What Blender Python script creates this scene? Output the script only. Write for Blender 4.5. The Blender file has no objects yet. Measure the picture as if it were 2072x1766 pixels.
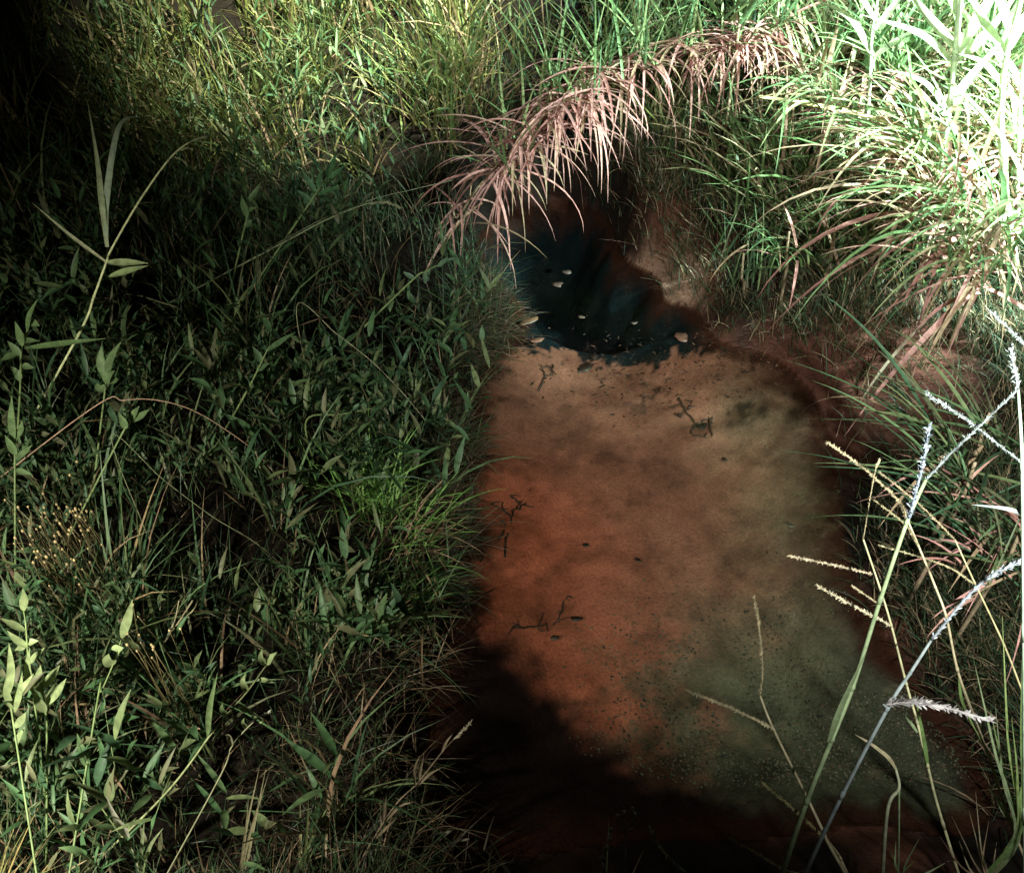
import bpy, math, random, mathutils
import numpy as np
random.seed(7); rng = np.random.default_rng(11)
SC = bpy.context.scene
COL = SC.collection
R = math.radians

# ------------------------------------------------------------------ camera, sky, light
CAM_Z, PITCH, FPX, CX, CY = 2.0, R(42), 1793.6, 1035.5, 883.0     # photograph measured 2071 x 1766
cam = bpy.data.cameras.new("camera"); cam_o = bpy.data.objects.new("camera", cam); COL.objects.link(cam_o)
cam_o.location = (0, 0, CAM_Z); cam_o.rotation_euler = (R(90) - PITCH, 0, 0)
cam.sensor_width = 36; cam.lens = 36 * FPX / 2071
cam.clip_start = 0.02; cam.clip_end = 500
SC.camera = cam_o
SC.view_settings.view_transform = 'Standard'; SC.view_settings.look = 'None'
SC.view_settings.exposure = 0.0; SC.view_settings.gamma = 1.0
SC.cycles.use_denoising = True
SC.cycles.max_bounces = 6; SC.cycles.diffuse_bounces = 3; SC.cycles.transparent_max_bounces = 12
SC.cycles.sample_clamp_indirect = 4

W = bpy.data.worlds.new("World"); SC.world = W; W.use_nodes = True
nt = W.node_tree; bg = nt.nodes['Background']
sky = nt.nodes.new('ShaderNodeTexSky'); sky.sky_type = 'NISHITA'; sky.sun_disc = False
sky.sun_elevation = R(2); sky.sun_rotation = R(200)
nt.links.new(sky.outputs[0], bg.inputs[0]); bg.inputs[1].default_value = 0.002

def lamp(name, kind, loc, aim, power, col, size, angle=None, blend=1.0):
    l = bpy.data.lights.new(name, kind); l.energy = power; l.color = col
    if kind == 'SPOT':
        l.spot_size = angle; l.spot_blend = blend; l.shadow_soft_size = size
    o = bpy.data.objects.new(name, l); COL.objects.link(o); o.location = loc
    d = np.array(aim, float) - np.array(loc, float)
    o.rotation_euler = mathutils.Vector(d).to_track_quat('-Z', 'Y').to_euler()
    return o
# unseen torches inferred from the light: cold one by the photographer, a second cold one over the right bank, a warm one at the left; the far lamp is an added fill
lamp("torch_light", 'SPOT', (0.62, 0.02, 1.95), (1.62, 2.9, 0.5), 420, (0.93, 1.0, 0.95), 0.03, R(96), 1.0)
lamp("bank_torch_light", 'SPOT', (2.3, 2.0, 1.95), (1.80, 3.15, 0.78), 3200, (0.74, 1.0, 0.97), 0.06, R(84), 1.0)
lamp("far_left_fill", 'SPOT', (0.10, 3.0, 2.6), (-0.85, 4.6, 0.65), 2700, (0.92, 1.0, 0.78), 0.06, R(50), 1.0)  # unseen overhead spot, added only to brighten the far left bank
lamp("warm_torch_light", 'SPOT', (-1.05, 0.30, 1.20), (-0.84, 1.32, 0.20), 135, (1.0, 0.96, 0.80), 0.03, R(98), 1.0)

# ------------------------------------------------------------------ helpers
def ray(px, py):
    u, v = (px - CX) / FPX, (CY - py) / FPX
    return np.array([u, math.cos(PITCH) + v * math.sin(PITCH), -math.sin(PITCH) + v * math.cos(PITCH)])
def at(px, py, Y):
    d = ray(px, py); return np.array([0, 0, CAM_Z]) + d * (Y / d[1])
def onz(px, py, z=0.0):
    d = ray(px, py); return np.array([0, 0, CAM_Z]) + d * ((z - CAM_Z) / d[2])
def pxr(p, px):           # radius in metres of something px wide at point p
    return px * 0.5 * (p[1] * math.cos(PITCH) + (CAM_Z - p[2]) * math.sin(PITCH)) / FPX
def ss(a, b, x):
    t = np.clip((x - a) / (b - a), 0, 1); return t * t * (3 - 2 * t)
_nt = {}
def vnoise(x, y, scale, seed=0):
    if seed not in _nt: _nt[seed] = np.random.default_rng(seed + 100).random((64, 64))
    g = _nt[seed]; x = np.asarray(x) / scale + 1000; y = np.asarray(y) / scale + 1000
    i = np.floor(x).astype(int); j = np.floor(y).astype(int); fx = x - i; fy = y - j
    fx = fx * fx * (3 - 2 * fx); fy = fy * fy * (3 - 2 * fy)
    a, b, c, d = g[i % 64, j % 64], g[(i + 1) % 64, j % 64], g[i % 64, (j + 1) % 64], g[(i + 1) % 64, (j + 1) % 64]
    return (a * (1 - fx) + b * fx) * (1 - fy) + (c * (1 - fx) + d * fx) * fy
def fnoise(x, y, scale, seed=0):
    return vnoise(x, y, scale, seed) * .55 + vnoise(x, y, scale * .47, seed + 1) * .28 + vnoise(x, y, scale * .21, seed + 2) * .17

class Geo:
    def __init__(s): s.v = []; s.q = []; s.t = []; s.c = []; s.n = 0
    def add(s, v, q=None, t=None, c=None):
        v = np.asarray(v, float).reshape(-1, 3)
        if q is not None and len(q): s.q.append(np.asarray(q) + s.n)
        if t is not None and len(t): s.t.append(np.asarray(t) + s.n)
        c = np.asarray(c if c is not None else (.5, .5, .5), float)
        s.c.append(np.broadcast_to(c, v.shape)); s.v.append(v); s.n += len(v)
    def build(s, name, mat, parent=None, smooth=True):
        v = np.concatenate(s.v); c = np.concatenate(s.c)
        org = np.array(parent.location) if parent is not None else np.zeros(3)
        me = bpy.data.meshes.new(name); me.vertices.add(len(v)); me.vertices.foreach_set('co', (v - org).ravel())
        loops, starts, tot = [], [], 0
        if s.q:
            q = np.concatenate(s.q); loops.append(q.ravel()); starts.append(np.arange(len(q)) * 4); tot = len(q) * 4
        if s.t:
            t = np.concatenate(s.t); loops.append(t.ravel()); starts.append(tot + np.arange(len(t)) * 3)
        loops = np.concatenate(loops); starts = np.concatenate(starts)
        me.loops.add(len(loops)); me.loops.foreach_set('vertex_index', loops.astype(np.int32))
        me.polygons.add(len(starts)); me.polygons.foreach_set('loop_start', starts.astype(np.int32))
        me.update(calc_edges=True)
        if smooth: me.polygons.foreach_set('use_smooth', np.ones(len(starts), bool))
        a = me.color_attributes.new('Col', 'FLOAT_COLOR', 'POINT')
        a.data.foreach_set('color', np.concatenate([c, np.ones((len(c), 1))], 1).ravel().astype(np.float32))
        me.materials.append(mat)
        o = bpy.data.objects.new(name, me); COL.objects.link(o)
        if parent is not None: o.parent = parent
        return o

def blades(g, base, az, lean, curl, length, width, col, seg=5, prof='grass', twist=None, fold=False):
    base = np.asarray(base, float).reshape(-1, 3); N = len(base)
    f = lambda a: np.broadcast_to(np.asarray(a, float), (N,))
    az, lean, curl, length, width = map(f, (az, lean, curl, length, width))
    tw = f(0 if twist is None else twist)
    s = np.linspace(0, 1, seg + 1); sm = (s[:-1] + s[1:]) / 2
    th = np.clip(lean[:, None] + curl[:, None] * sm[None] ** 1.2, -3.0, 3.0)
    step = length[:, None] / seg
    hx = np.concatenate([np.zeros((N, 1)), np.cumsum(np.sin(th) * step, 1)], 1)
    hz = np.concatenate([np.zeros((N, 1)), np.cumsum(np.cos(th) * step, 1)], 1)
    dx, dy = np.cos(az), np.sin(az)
    P = np.stack([base[:, 0:1] + dx[:, None] * hx, base[:, 1:2] + dy[:, None] * hx, base[:, 2:3] + hz], -1)
    thv = np.concatenate([th[:, :1], (th[:, :-1] + th[:, 1:]) / 2, th[:, -1:]], 1)
    nrm = np.stack([-np.cos(thv) * dx[:, None], -np.cos(thv) * dy[:, None], np.sin(thv)], -1)
    side0 = np.stack([-dy, dx, np.zeros(N)], -1)[:, None, :]
    twv = tw[:, None, None] * (0.3 + 0.7 * s[None, :, None])
    side = side0 * np.cos(twv) + nrm * np.sin(twv)
    nn = nrm * np.cos(twv) - side0 * np.sin(twv)
    if prof == 'grass': w = np.clip((1 - s ** 2.2), 0.03, 1) * (0.75 + 0.25 * np.minimum(1, s * 4))
    elif prof == 'leaf': w = np.maximum(np.sin(np.pi * (0.03 + 0.97 * s) ** 0.75), 0.04)
    else: w = np.maximum(np.sin(np.pi * (0.1 + 0.88 * s)), .15)
    half = (width[:, None] * w[None] / 2)[..., None]
    col = np.broadcast_to(np.asarray(col, float), (N, 3))
    if fold:
        A = P + side * half + nn * half * .35; B = P - side * half + nn * half * .35
        V = np.stack([A, P, B], 2).reshape(N, -1, 3); k = 3
    else:
        V = np.stack([P + side * half, P - side * half], 2).reshape(N, -1, 3); k = 2
    i = np.arange(seg)[:, None] * k
    qs = [np.concatenate([i + m, i + m + 1, i + m + 1 + k, i + m + k], 1) for m in range(k - 1)]
    q = np.concatenate(qs)
    nv = V.shape[1]
    Q = (np.arange(N)[:, None, None] * nv + q[None]).reshape(-1, 4)
    g.add(V.reshape(-1, 3), q=Q, c=np.repeat(col, nv, 0))
    return P

def smooth_path(pts, n=8):
    p = np.asarray(pts, float)
    if len(p) < 3:
        t = np.linspace(0, 1, n + 1)[:, None]; return p[0] * (1 - t) + p[-1] * t
    e = np.concatenate([[2 * p[0] - p[1]], p, [2 * p[-1] - p[-2]]]); out = []
    for i in range(len(p) - 1):
        a, b, c, d = e[i:i + 4]
        for t in np.linspace(0, 1, n, endpoint=False):
            out.append(.5 * (2 * b + (c - a) * t + (2 * a - 5 * b + 4 * c - d) * t * t + (3 * b - a - 3 * c + d) * t ** 3))
    out.append(p[-1]); return np.array(out)

def tube(g, path, r0, r1, col, ns=6, rs=None, cap=True):
    p = np.asarray(path, float); n = len(p)
    T = np.gradient(p, axis=0); T /= np.linalg.norm(T, axis=1)[:, None] + 1e-9
    ref = np.array([0.31, 0.2, .93]) if abs(T[0, 2]) < .8 else np.array([1., 0.1, 0])
    A = np.cross(T, ref); A /= np.linalg.norm(A, axis=1)[:, None] + 1e-9; B = np.cross(T, A)
    r = np.linspace(r0, r1, n) if rs is None else np.asarray(rs)
    a = np.linspace(0, 2 * np.pi, ns, endpoint=False)
    V = p[:, None] + r[:, None, None] * (np.cos(a)[None, :, None] * A[:, None] + np.sin(a)[None, :, None] * B[:, None])
    i = (np.arange(n - 1) * ns)[:, None]; k = np.arange(ns)[None]; k2 = (k + 1) % ns
    q = np.stack([i + k, i + k2, i + k2 + ns, i + k + ns], -1).reshape(-1, 4)
    V = V.reshape(-1, 3); t = []
    if cap:
        V = np.concatenate([V, p[:1], p[-1:]]); m = n * ns
        t = [[(j + 1) % ns, j, m] for j in range(ns)] + [[(n - 1) * ns + j, (n - 1) * ns + (j + 1) % ns, m + 1] for j in range(ns)]
    g.add(V, q=q, t=t, c=col)

# ------------------------------------------------------------------ materials
def mat_leaf(name, rough=.5, trans=.3, spec=.35):
    m = bpy.data.materials.new(name); m.use_nodes = True; n = m.node_tree; n.nodes.clear()
    o = n.nodes.new('ShaderNodeOutputMaterial'); p = n.nodes.new('ShaderNodeBsdfPrincipled')
    t = n.nodes.new('ShaderNodeBsdfTranslucent'); mx = n.nodes.new('ShaderNodeMixShader')
    a = n.nodes.new('ShaderNodeAttribute'); a.attribute_name = 'Col'
    nz = n.nodes.new('ShaderNodeTexNoise'); nz.inputs['Scale'].default_value = 60; nz.inputs['Detail'].default_value = 3
    tc = n.nodes.new('ShaderNodeTexCoord'); n.links.new(tc.outputs['Object'], nz.inputs['Vector'])
    mr = n.nodes.new('ShaderNodeMapRange'); mr.inputs[1].default_value = .3; mr.inputs[2].default_value = .7; mr.inputs[3].default_value = .7; mr.inputs[4].default_value = 1.3
    n.links.new(nz.outputs[0], mr.inputs[0])
    mu = n.nodes.new('ShaderNodeVectorMath'); mu.operation = 'SCALE'
    n.links.new(a.outputs['Color'], mu.inputs[0]); n.links.new(mr.outputs[0], mu.inputs['Scale'])
    n.links.new(mu.outputs[0], p.inputs['Base Color']); n.links.new(mu.outputs[0], t.inputs['Color'])
    p.inputs['Roughness'].default_value = rough; p.inputs['Specular IOR Level'].default_value = spec
    mx.inputs[0].default_value = trans
    n.links.new(p.outputs[0], mx.inputs[1]); n.links.new(t.outputs[0], mx.inputs[2]); n.links.new(mx.outputs[0], o.inputs[0])
    return m
LEAF = mat_leaf('leaf_blade'); DRY = mat_leaf('dry_straw', .7, .25, .2); STEM = mat_leaf('plant_stem', .5, .05, .35)
WOOD = mat_leaf('sodden_litter', .45, .0, .5)

def mat_ground():
    m = bpy.data.materials.new('clay_and_sand'); m.use_nodes = True; n = m.node_tree
    p = n.nodes['Principled BSDF']; a = n.nodes.new('ShaderNodeAttribute'); a.attribute_name = 'Col'
    tc = n.nodes.new('ShaderNodeTexCoord')
    def noise(sc, det=6, ro=.6):
        z = n.nodes.new('ShaderNodeTexNoise'); z.inputs['Scale'].default_value = sc; z.inputs['Detail'].default_value = det
        z.inputs['Roughness'].default_value = ro; n.links.new(tc.outputs['Object'], z.inputs['Vector']); return z
    z1, z2 = noise(9), noise(110, 4, .7)
    mr = n.nodes.new('ShaderNodeMapRange'); mr.inputs[1].default_value = .3; mr.inputs[2].default_value = .7; mr.inputs[3].default_value = .74; mr.inputs[4].default_value = 1.22
    mr2 = n.nodes.new('ShaderNodeMapRange'); mr2.inputs[1].default_value = .3; mr2.inputs[2].default_value = .7; mr2.inputs[3].default_value = .7; mr2.inputs[4].default_value = 1.28
    n.links.new(z1.outputs[0], mr.inputs[0]); n.links.new(z2.outputs[0], mr2.inputs[0])
    mm = n.nodes.new('ShaderNodeMath'); mm.operation = 'MULTIPLY'; n.links.new(mr.outputs[0], mm.inputs[0]); n.links.new(mr2.outputs[0], mm.inputs[1])
    mu = n.nodes.new('ShaderNodeVectorMath'); mu.operation = 'SCALE'
    n.links.new(a.outputs['Color'], mu.inputs[0]); n.links.new(mm.outputs[0], mu.inputs['Scale'])
    n.links.new(mu.outputs[0], p.inputs['Base Color']); p.inputs['Roughness'].default_value = .9
    p.inputs['Specular IOR Level'].default_value = .06
    b = n.nodes.new('ShaderNodeBump'); b.inputs['Strength'].default_value = .5; b.inputs['Distance'].default_value = .012
    n.links.new(z2.outputs[0], b.inputs['Height']); n.links.new(b.outputs[0], p.inputs['Normal'])
    return m
GROUND = mat_ground()

def mat_water():
    m = bpy.data.materials.new('clear_water'); m.use_nodes = True; n = m.node_tree; n.nodes.clear()
    o = n.nodes.new('ShaderNodeOutputMaterial'); tr = n.nodes.new('ShaderNodeBsdfTransparent'); gl = n.nodes.new('ShaderNodeBsdfGlossy')
    gl.inputs['Roughness'].default_value = .06; tr.inputs['Color'].default_value = (.88, .84, .78, 1)
    lw = n.nodes.new('ShaderNodeLayerWeight'); lw.inputs[0].default_value = .5
    pw = n.nodes.new('ShaderNodeMath'); pw.operation = 'POWER'; pw.inputs[1].default_value = 4.5; n.links.new(lw.outputs['Facing'], pw.inputs[0])
    fr = n.nodes.new('ShaderNodeMath'); fr.operation = 'MULTIPLY_ADD'; fr.inputs[1].default_value = .35; fr.inputs[2].default_value = .025; n.links.new(pw.outputs[0], fr.inputs[0])
    tc = n.nodes.new('ShaderNodeTexCoord'); z = n.nodes.new('ShaderNodeTexNoise'); z.inputs['Scale'].default_value = 7; z.inputs['Detail'].default_value = 2
    n.links.new(tc.outputs['Object'], z.inputs['Vector'])
    b = n.nodes.new('ShaderNodeBump'); b.inputs['Strength'].default_value = .06; b.inputs['Distance'].default_value = .03
    n.links.new(z.outputs[0], b.inputs['Height']); n.links.new(b.outputs[0], gl.inputs['Normal']); n.links.new(b.outputs[0], lw.inputs['Normal'])
    mx = n.nodes.new('ShaderNodeMixShader'); n.links.new(fr.outputs[0], mx.inputs[0]); n.links.new(tr.outputs[0], mx.inputs[1]); n.links.new(gl.outputs[0], mx.inputs[2])
    n.links.new(mx.outputs[0], o.inputs[0]); return m
WATER = mat_water()

# ------------------------------------------------------------------ terrain
POOL_PX = [(1000, 440), (1130, 405), (1225, 440), (1262, 520), (1330, 562), (1345, 605), (1405, 625), (1455, 690), (1560, 720),
           (1640, 790), (1680, 880), (1700, 1000), (1715, 1120), (1770, 1250), (1860, 1380), (1960, 1500), (2010, 1600), (1960, 1690),
           (1750, 1668), (1500, 1700), (1250, 1705), (1050, 1730), (900, 1700), (850, 1560), (868, 1470), (850, 1400), (905, 1325), (900, 1270), (952, 1225),
           (915, 1150), (955, 1070), (930, 1000), (965, 930), (948, 860), (970, 780), (975, 730), (1020, 700), (1040, 665), (1035, 610), (1000, 560), (960, 500)]
POOL = smooth_path([onz(*p)[:2] for p in POOL_PX + [POOL_PX[0]]], 4)[:-1]
def poly_sd(x, y, P):
    x = np.asarray(x, float).ravel(); y = np.asarray(y, float).ravel()
    d2 = np.full(x.shape, 1e9); ins = np.zeros(x.shape, bool)
    for i in range(len(P)):
        a, b = P[i], P[(i + 1) % len(P)]; e = b - a
        t = np.clip(((x - a[0]) * e[0] + (y - a[1]) * e[1]) / (e @ e + 1e-12), 0, 1)
        d2 = np.minimum(d2, (x - a[0] - t * e[0]) ** 2 + (y - a[1] - t * e[1]) ** 2)
        c = (a[1] > y) != (b[1] > y)
        ins ^= c & (x < (b[0] - a[0]) * (y - a[1]) / (b[1] - a[1] + 1e-15) + a[0])
    return np.where(ins, -1, 1) * np.sqrt(d2)
def height(x, y, d):
    wob = (fnoise(x, y, .22, 3) - .5)
    d = d + wob * .085 * ss(-.02, .1, np.abs(d))
    wr = ss(.35, 1.1, x) * ss(.7, 1.6, y); wt = ss(2.9, 3.4, y) * ss(-.9, -.1, x); wn = 1 - ss(.4, 1.0, y)
    wl = np.clip(1 - wr - wt - wn, 0, 1); s = wr + wt + wn + wl
    dp = np.maximum(d, 0)
    hl = .07 * ss(0, .1, dp) + .22 * dp; hr = .05 * ss(0, .08, dp) + .52 * dp
    htp = .26 * ss(0, .13, dp) + .5 * dp; hn = .06 * ss(0, .1, dp) + .42 * dp
    raw = (wl * hl + wr * hr + wt * htp + wn * hn) / s
    h = .85 * (1 - np.exp(-raw / .85))
    h = h + .75 * ss(3.75, 5.2, y) * ss(.9, -.3, x) * ss(0, .3, dp) + .9 * ss(3.6, 5.5, y) * ss(0, 1.2, x)
    h = h - .10 * np.exp(-((y - 3.55) / .35) ** 2) * ss(-.3, -.9, x)
    led = ss(.30, .05, np.hypot((x - .53) / 1.2, (y - 3.08) / 1.4)); h = h * (1 - .82 * led)
    h = h + (fnoise(x, y, .5, 6) - .5) * .22 * ss(0.02, .5, dp) + (fnoise(x, y, .12, 9) - .5) * .05 * ss(0.0, .12, dp)
    # bed
    q = np.maximum(-d, 0)
    deep = ss(2.84, 3.1, y) * ss(.0, .2, q)
    bed = -.01 - .12 * ss(0, .35, q) - .30 * deep + (fnoise(x, y, .4, 12) - .5) * .03 * ss(0, .15, q)
    return np.where(d > 0, np.maximum(h, .004), bed)
gx = np.arange(-4, 4.001, .02); gy = np.arange(-1, 9.001, .02)
GXX, GYY = np.meshgrid(gx, gy, indexing='ij')
near_box = (GXX > -1.6) & (GXX < 2.6) & (GYY > 0.0) & (GYY < 5)
def field(X, Y):
    d = poly_sd(X, Y, POOL); return d.reshape(X.shape), height(X.ravel(), Y.ravel(), d).reshape(X.shape)
GD, GH = field(GXX, GYY)
def bil(G, x, y):
    x = np.clip((np.asarray(x, float) + 4) / .02, 0, len(gx) - 1.001); y = np.clip((np.asarray(y, float) + 1) / .02, 0, len(gy) - 1.001)
    i = x.astype(int); j = y.astype(int); fx = x - i; fy = y - j
    return (G[i, j] * (1 - fx) + G[i + 1, j] * fx) * (1 - fy) + (G[i, j + 1] * (1 - fx) + G[i + 1, j + 1] * fx) * fy
gh = lambda x, y: bil(GH, x, y)
gd = lambda x, y: bil(GD, x, y)
def ground_at(px, py):
    d = ray(px, py); o = np.array([0, 0, CAM_Z]); t = .5
    while t < 12:
        p = o + d * t
        if p[2] <= max(gh(p[0], p[1]), 0.0): return p
        t += .01
    return o + d * t

def zone_colour(x, y, z, d):
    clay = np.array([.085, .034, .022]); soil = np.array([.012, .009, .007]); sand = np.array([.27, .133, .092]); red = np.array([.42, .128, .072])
    grey_green = np.array([.20, .185, .12]); algae = np.array([.105, .125, .082]); dark = np.array([.006, .015, .019]); pale = np.array([.21, .125, .085])
    n1 = fnoise(x, y, .35, 20)[:, None]; n2 = fnoise(x, y, .09, 24)[:, None]; n3 = fnoise(x, y, .035, 28)[:, None]
    X = x[:, None]; Y = y[:, None]; D = d[:, None]
    mixc = lambda a, b, t: a * (1 - t) + b * t
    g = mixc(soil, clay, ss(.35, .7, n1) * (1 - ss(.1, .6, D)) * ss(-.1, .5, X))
    ledge = ss(.23, .16, np.hypot((X - .53) / 1.2, (Y - 3.08) / 1.4) + (n3 - .5) * .12) 
    slope = ss(.50, .2, np.hypot(X - 1.20, (Y - 2.45)) + (n1 - .5) * .3)
    g = mixc(g, np.array([.095, .038, .027]) , slope)
    g = mixc(g, pale, ledge)
    right = ss(.35, 1.0, X + (n1 - .5) * .4 + (n2 - .5) * .15 - .30 * (Y - 1.6))
    low = ss(1.75, 1.15, Y + (n1 - .5) * .4)
    b = mixc(sand, red, ss(.55, -.08, X + (n1 - .5) * .2) * ss(2.4, 1.9, Y))
    b = mixc(b, grey_green, right)  # bed blends to grey-green towards the right
    b = mixc(b, algae, np.clip(low * (.35 + .65 * ss(.0, .7, X)) * ss(.36, .66, n2 * .6 + n3 * .4 + .2 * low * ss(.2, .8, X)), 0, 1))
    deepb = ss(2.715, 2.745, Y + .45 * np.minimum(z[:, None], 0) + (n3 - .5) * .26 + (n2 - .5) * .22 + .04 * ss(.1, -.1, X))
    b = mixc(b, dark, deepb)
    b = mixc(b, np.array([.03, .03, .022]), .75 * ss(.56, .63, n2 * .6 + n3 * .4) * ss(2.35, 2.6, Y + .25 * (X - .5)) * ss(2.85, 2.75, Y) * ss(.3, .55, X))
    near_shade = ss(-.12, .12, (1.33 - Y) - .75 * (X - .12) + (n1 - .5) * .25 + (n3 - .5) * .12)  # shadow over the near-left bed, painted into its colour
    b = mixc(b, np.array([.016, .010, .010]), near_shade * ss(1.05, .75, X))
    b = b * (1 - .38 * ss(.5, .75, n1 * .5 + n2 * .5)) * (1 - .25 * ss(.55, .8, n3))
    b = mixc(b, np.array([.030, .034, .028]), ss(.0, .36, X - .67 - .20 * (1.5 - Y) + (n1 - .5) * .2 + (n3 - .5) * .08) * ss(2.0, 1.4, Y))  # lower-right corner fades dark: shade put into the bed colour
    b = mixc(b, np.array([.050, .022, .016]), ss(.22, .03, -D + (n2 - .5) * .1) * ss(.55, .75, X) * ss(1.3, 1.7, Y) * ss(2.75, 2.55, Y) * .85)  # shade below the right bank, painted along the pool edge
    edge = ss(-.10, -.01, D + (n3 - .5) * .08 + (n2 - .5) * .06)
    b = mixc(b, clay * .45, edge)
    return np.where(D > 0, g, b)

def sheet(name, xs, ys, keep):
    X, Y = np.meshgrid(xs, ys, indexing='ij'); d, h = field(X, Y)
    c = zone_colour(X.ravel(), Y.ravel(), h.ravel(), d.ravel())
    n, m = X.shape; idx = np.arange(n * m).reshape(n, m)
    q = np.stack([idx[:-1, :-1], idx[1:, :-1], idx[1:, 1:], idx[:-1, 1:]], -1).reshape(-1, 4)
    dc = d.ravel()[q].mean(1); q = q[keep(dc)]
    used = np.unique(q); rm = np.zeros(n * m, int); rm[used] = np.arange(len(used))
    g = Geo(); g.add(np.stack([X.ravel(), Y.ravel(), h.ravel()], -1)[used], q=rm[q], c=c[used])
    o = g.build(name, GROUND); o['kind'] = 'structure'; return o
fine_x = np.concatenate([-np.geomspace(60, 4.2, 14), np.arange(-4, -.55, .05), np.arange(-.55, 2.0, .012), np.arange(2.0, 4, .05), np.geomspace(4.2, 60, 14)])
fine_y = np.concatenate([-np.geomspace(60, 1.2, 12), np.arange(-1, .6, .05), np.arange(.6, 3.8, .012), np.arange(3.8, 9, .05), np.geomspace(9.2, 80, 14)])
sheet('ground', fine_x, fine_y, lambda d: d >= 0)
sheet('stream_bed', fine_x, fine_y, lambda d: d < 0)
g = Geo(); wx = np.linspace(-.8, 2.2, 4); wy = np.linspace(.55, 4.2, 4)
X, Y = np.meshgrid(wx, wy, indexing='ij'); idx = np.arange(16).reshape(4, 4)
g.add(np.stack([X.ravel(), Y.ravel(), 0 * X.ravel()], -1), q=np.stack([idx[:-1, :-1], idx[1:, :-1], idx[1:, 1:], idx[:-1, 1:]], -1).reshape(-1, 4))
w = g.build('water', WATER); w['kind'] = 'structure'

# ------------------------------------------------------------------ ground cover (uncountable)
GREEN = np.array([[.050, .105, .042], [.062, .125, .054], [.085, .140, .060], [.042, .090, .044], [.115, .150, .065], [.10, .105, .055]])
TAN = np.array([[.26, .19, .10], [.30, .20, .13], [.22, .15, .09], [.33, .25, .15]])
PINK = np.array([[.46, .235, .20], [.54, .28, .24], [.42, .20, .165], [.54, .30, .235], [.36, .25, .15]])
def pick(pal, n, jit=.18):
    return pal[rng.integers(0, len(pal), n)] * (1 + rng.uniform(-jit, jit, (n, 1)))
def scatter(n, y0, y1, xa, xb, cond):
    """positions with density falling with distance from the path"""
    out = []
    for _ in range(400):
        if sum(map(len, out)) >= n: break
        y = y0 * (y1 / y0) ** rng.random(n * 2); x = rng.uniform(-1, 1, n * 2) * (y * .72 + .55)
        d = gd(x, y); k = (x > xa) & (x < xb) & (d > 0) & cond(x, y, d) & (np.abs(x) < 4) & (y < 9)
        out.append(np.stack([x[k], y[k]], -1))
    p = np.concatenate(out)[:n]; return np.concatenate([p, gh(p[:, 0], p[:, 1])[:, None] - .01], 1)
def tufts(name, pos, nb, L, wd, pal, dry=.12, spread=.045, lean=(.05, .8), curl=(.1, 1.1), scale_by=None, bias=None):
    g = Geo(); N = len(pos); k = nb
    base = np.repeat(pos, k, 0) + np.concatenate([rng.normal(0, spread, (N * k, 2)), np.zeros((N * k, 1))], 1)
    base = base[gd(base[:, 0], base[:, 1]) > .0]
    n = len(base); base[:, 2] = gh(base[:, 0], base[:, 1]) - .01
    ln = rng.uniform(*L, n) * (.4 + 1.15 * vnoise(base[:, 0], base[:, 1], .3, 40))
    isd = rng.random(n) < dry
    col = np.where(isd[:, None], pick(TAN, n), pick(pal, n))
    az = rng.uniform(0, 2 * np.pi, n)
    if bias is not None: az = np.where(rng.random(n) < .5, rng.normal(bias, .8, n), az)
    blades(g, base, az, rng.uniform(*lean, n), rng.uniform(*curl, n), ln, rng.uniform(*wd, n), col, 5, 'grass', rng.uniform(-1.2, 1.2, n))
    o = g.build(name, LEAF); o['kind'] = 'stuff'; return o
def sprigs(name, pos, L, leafL, leafW, pal, nl=8):
    g = Geo(); n = len(pos)
    az = rng.uniform(0, 2 * np.pi, n); le = rng.uniform(.05, .55, n); cu = rng.uniform(.0, .7, n); ln = rng.uniform(*L, n)
    P = blades(g, pos, az, le, cu, ln, .0028, pick(pal, n) * 1.1, 6, 'grass', rng.uniform(-1, 1, n))
    for k in range(nl):
        s = (.3 + .7 * (k + .5) / nl + rng.uniform(-.04, .04, n)) * 6; s = np.clip(s, 0, 5.99); i = s.astype(int); f = (s - i)[:, None]
        b = P[np.arange(n), i] * (1 - f) + P[np.arange(n), i + 1] * f
        m = rng.random(n) < .85
        a2 = az + (np.pi / 2) * (1 if k % 2 else -1) + rng.normal(0, .6, n)
        blades(g, b[m], a2[m], rng.uniform(.25, 1.1, m.sum()), rng.uniform(.0, .8, m.sum()), rng.uniform(*leafL, m.sum()),
               rng.uniform(*leafW, m.sum()), pick(pal, m.sum()), 5, 'leaf', rng.uniform(-.7, .7, m.sum()), fold=True)
    o = g.build(name, LEAF); o['kind'] = 'stuff'; return o
def straws(name, pos, L, pal=TAN, w=.0025):
    g = Geo(); n = len(pos)
    blades(g, pos, rng.uniform(0, 2 * np.pi, n), rng.uniform(.2, 1.3, n), rng.uniform(-.2, 1.0, n), rng.uniform(*L, n), w, pick(pal, n) , 7, 'grass', rng.uniform(-1, 1, n))
    o = g.build(name, DRY); o['kind'] = 'stuff'; return o
left = lambda x, y, d: (x < .35) & (y < 3.9) & (d > .02) & ~((y < .95) & (x > -.22) & (rng.random(len(x)) < .85))
GAP = [(onz(130, 240, .35)[:2], .2)]
far = lambda x, y, d: (y > 3.75) & (d > .25) & np.all([np.hypot(x - c[0], y - c[1]) > r for c, r in GAP], 0)
SL = onz(1790, 735, .25)[:2]; SL2 = onz(1700, 900, .1)[:2]
rightb = lambda x, y, d: (x > .3) & (y > .9) & (d > .06)
dens = lambda x, y: vnoise(x, y, .28, 33)
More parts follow.
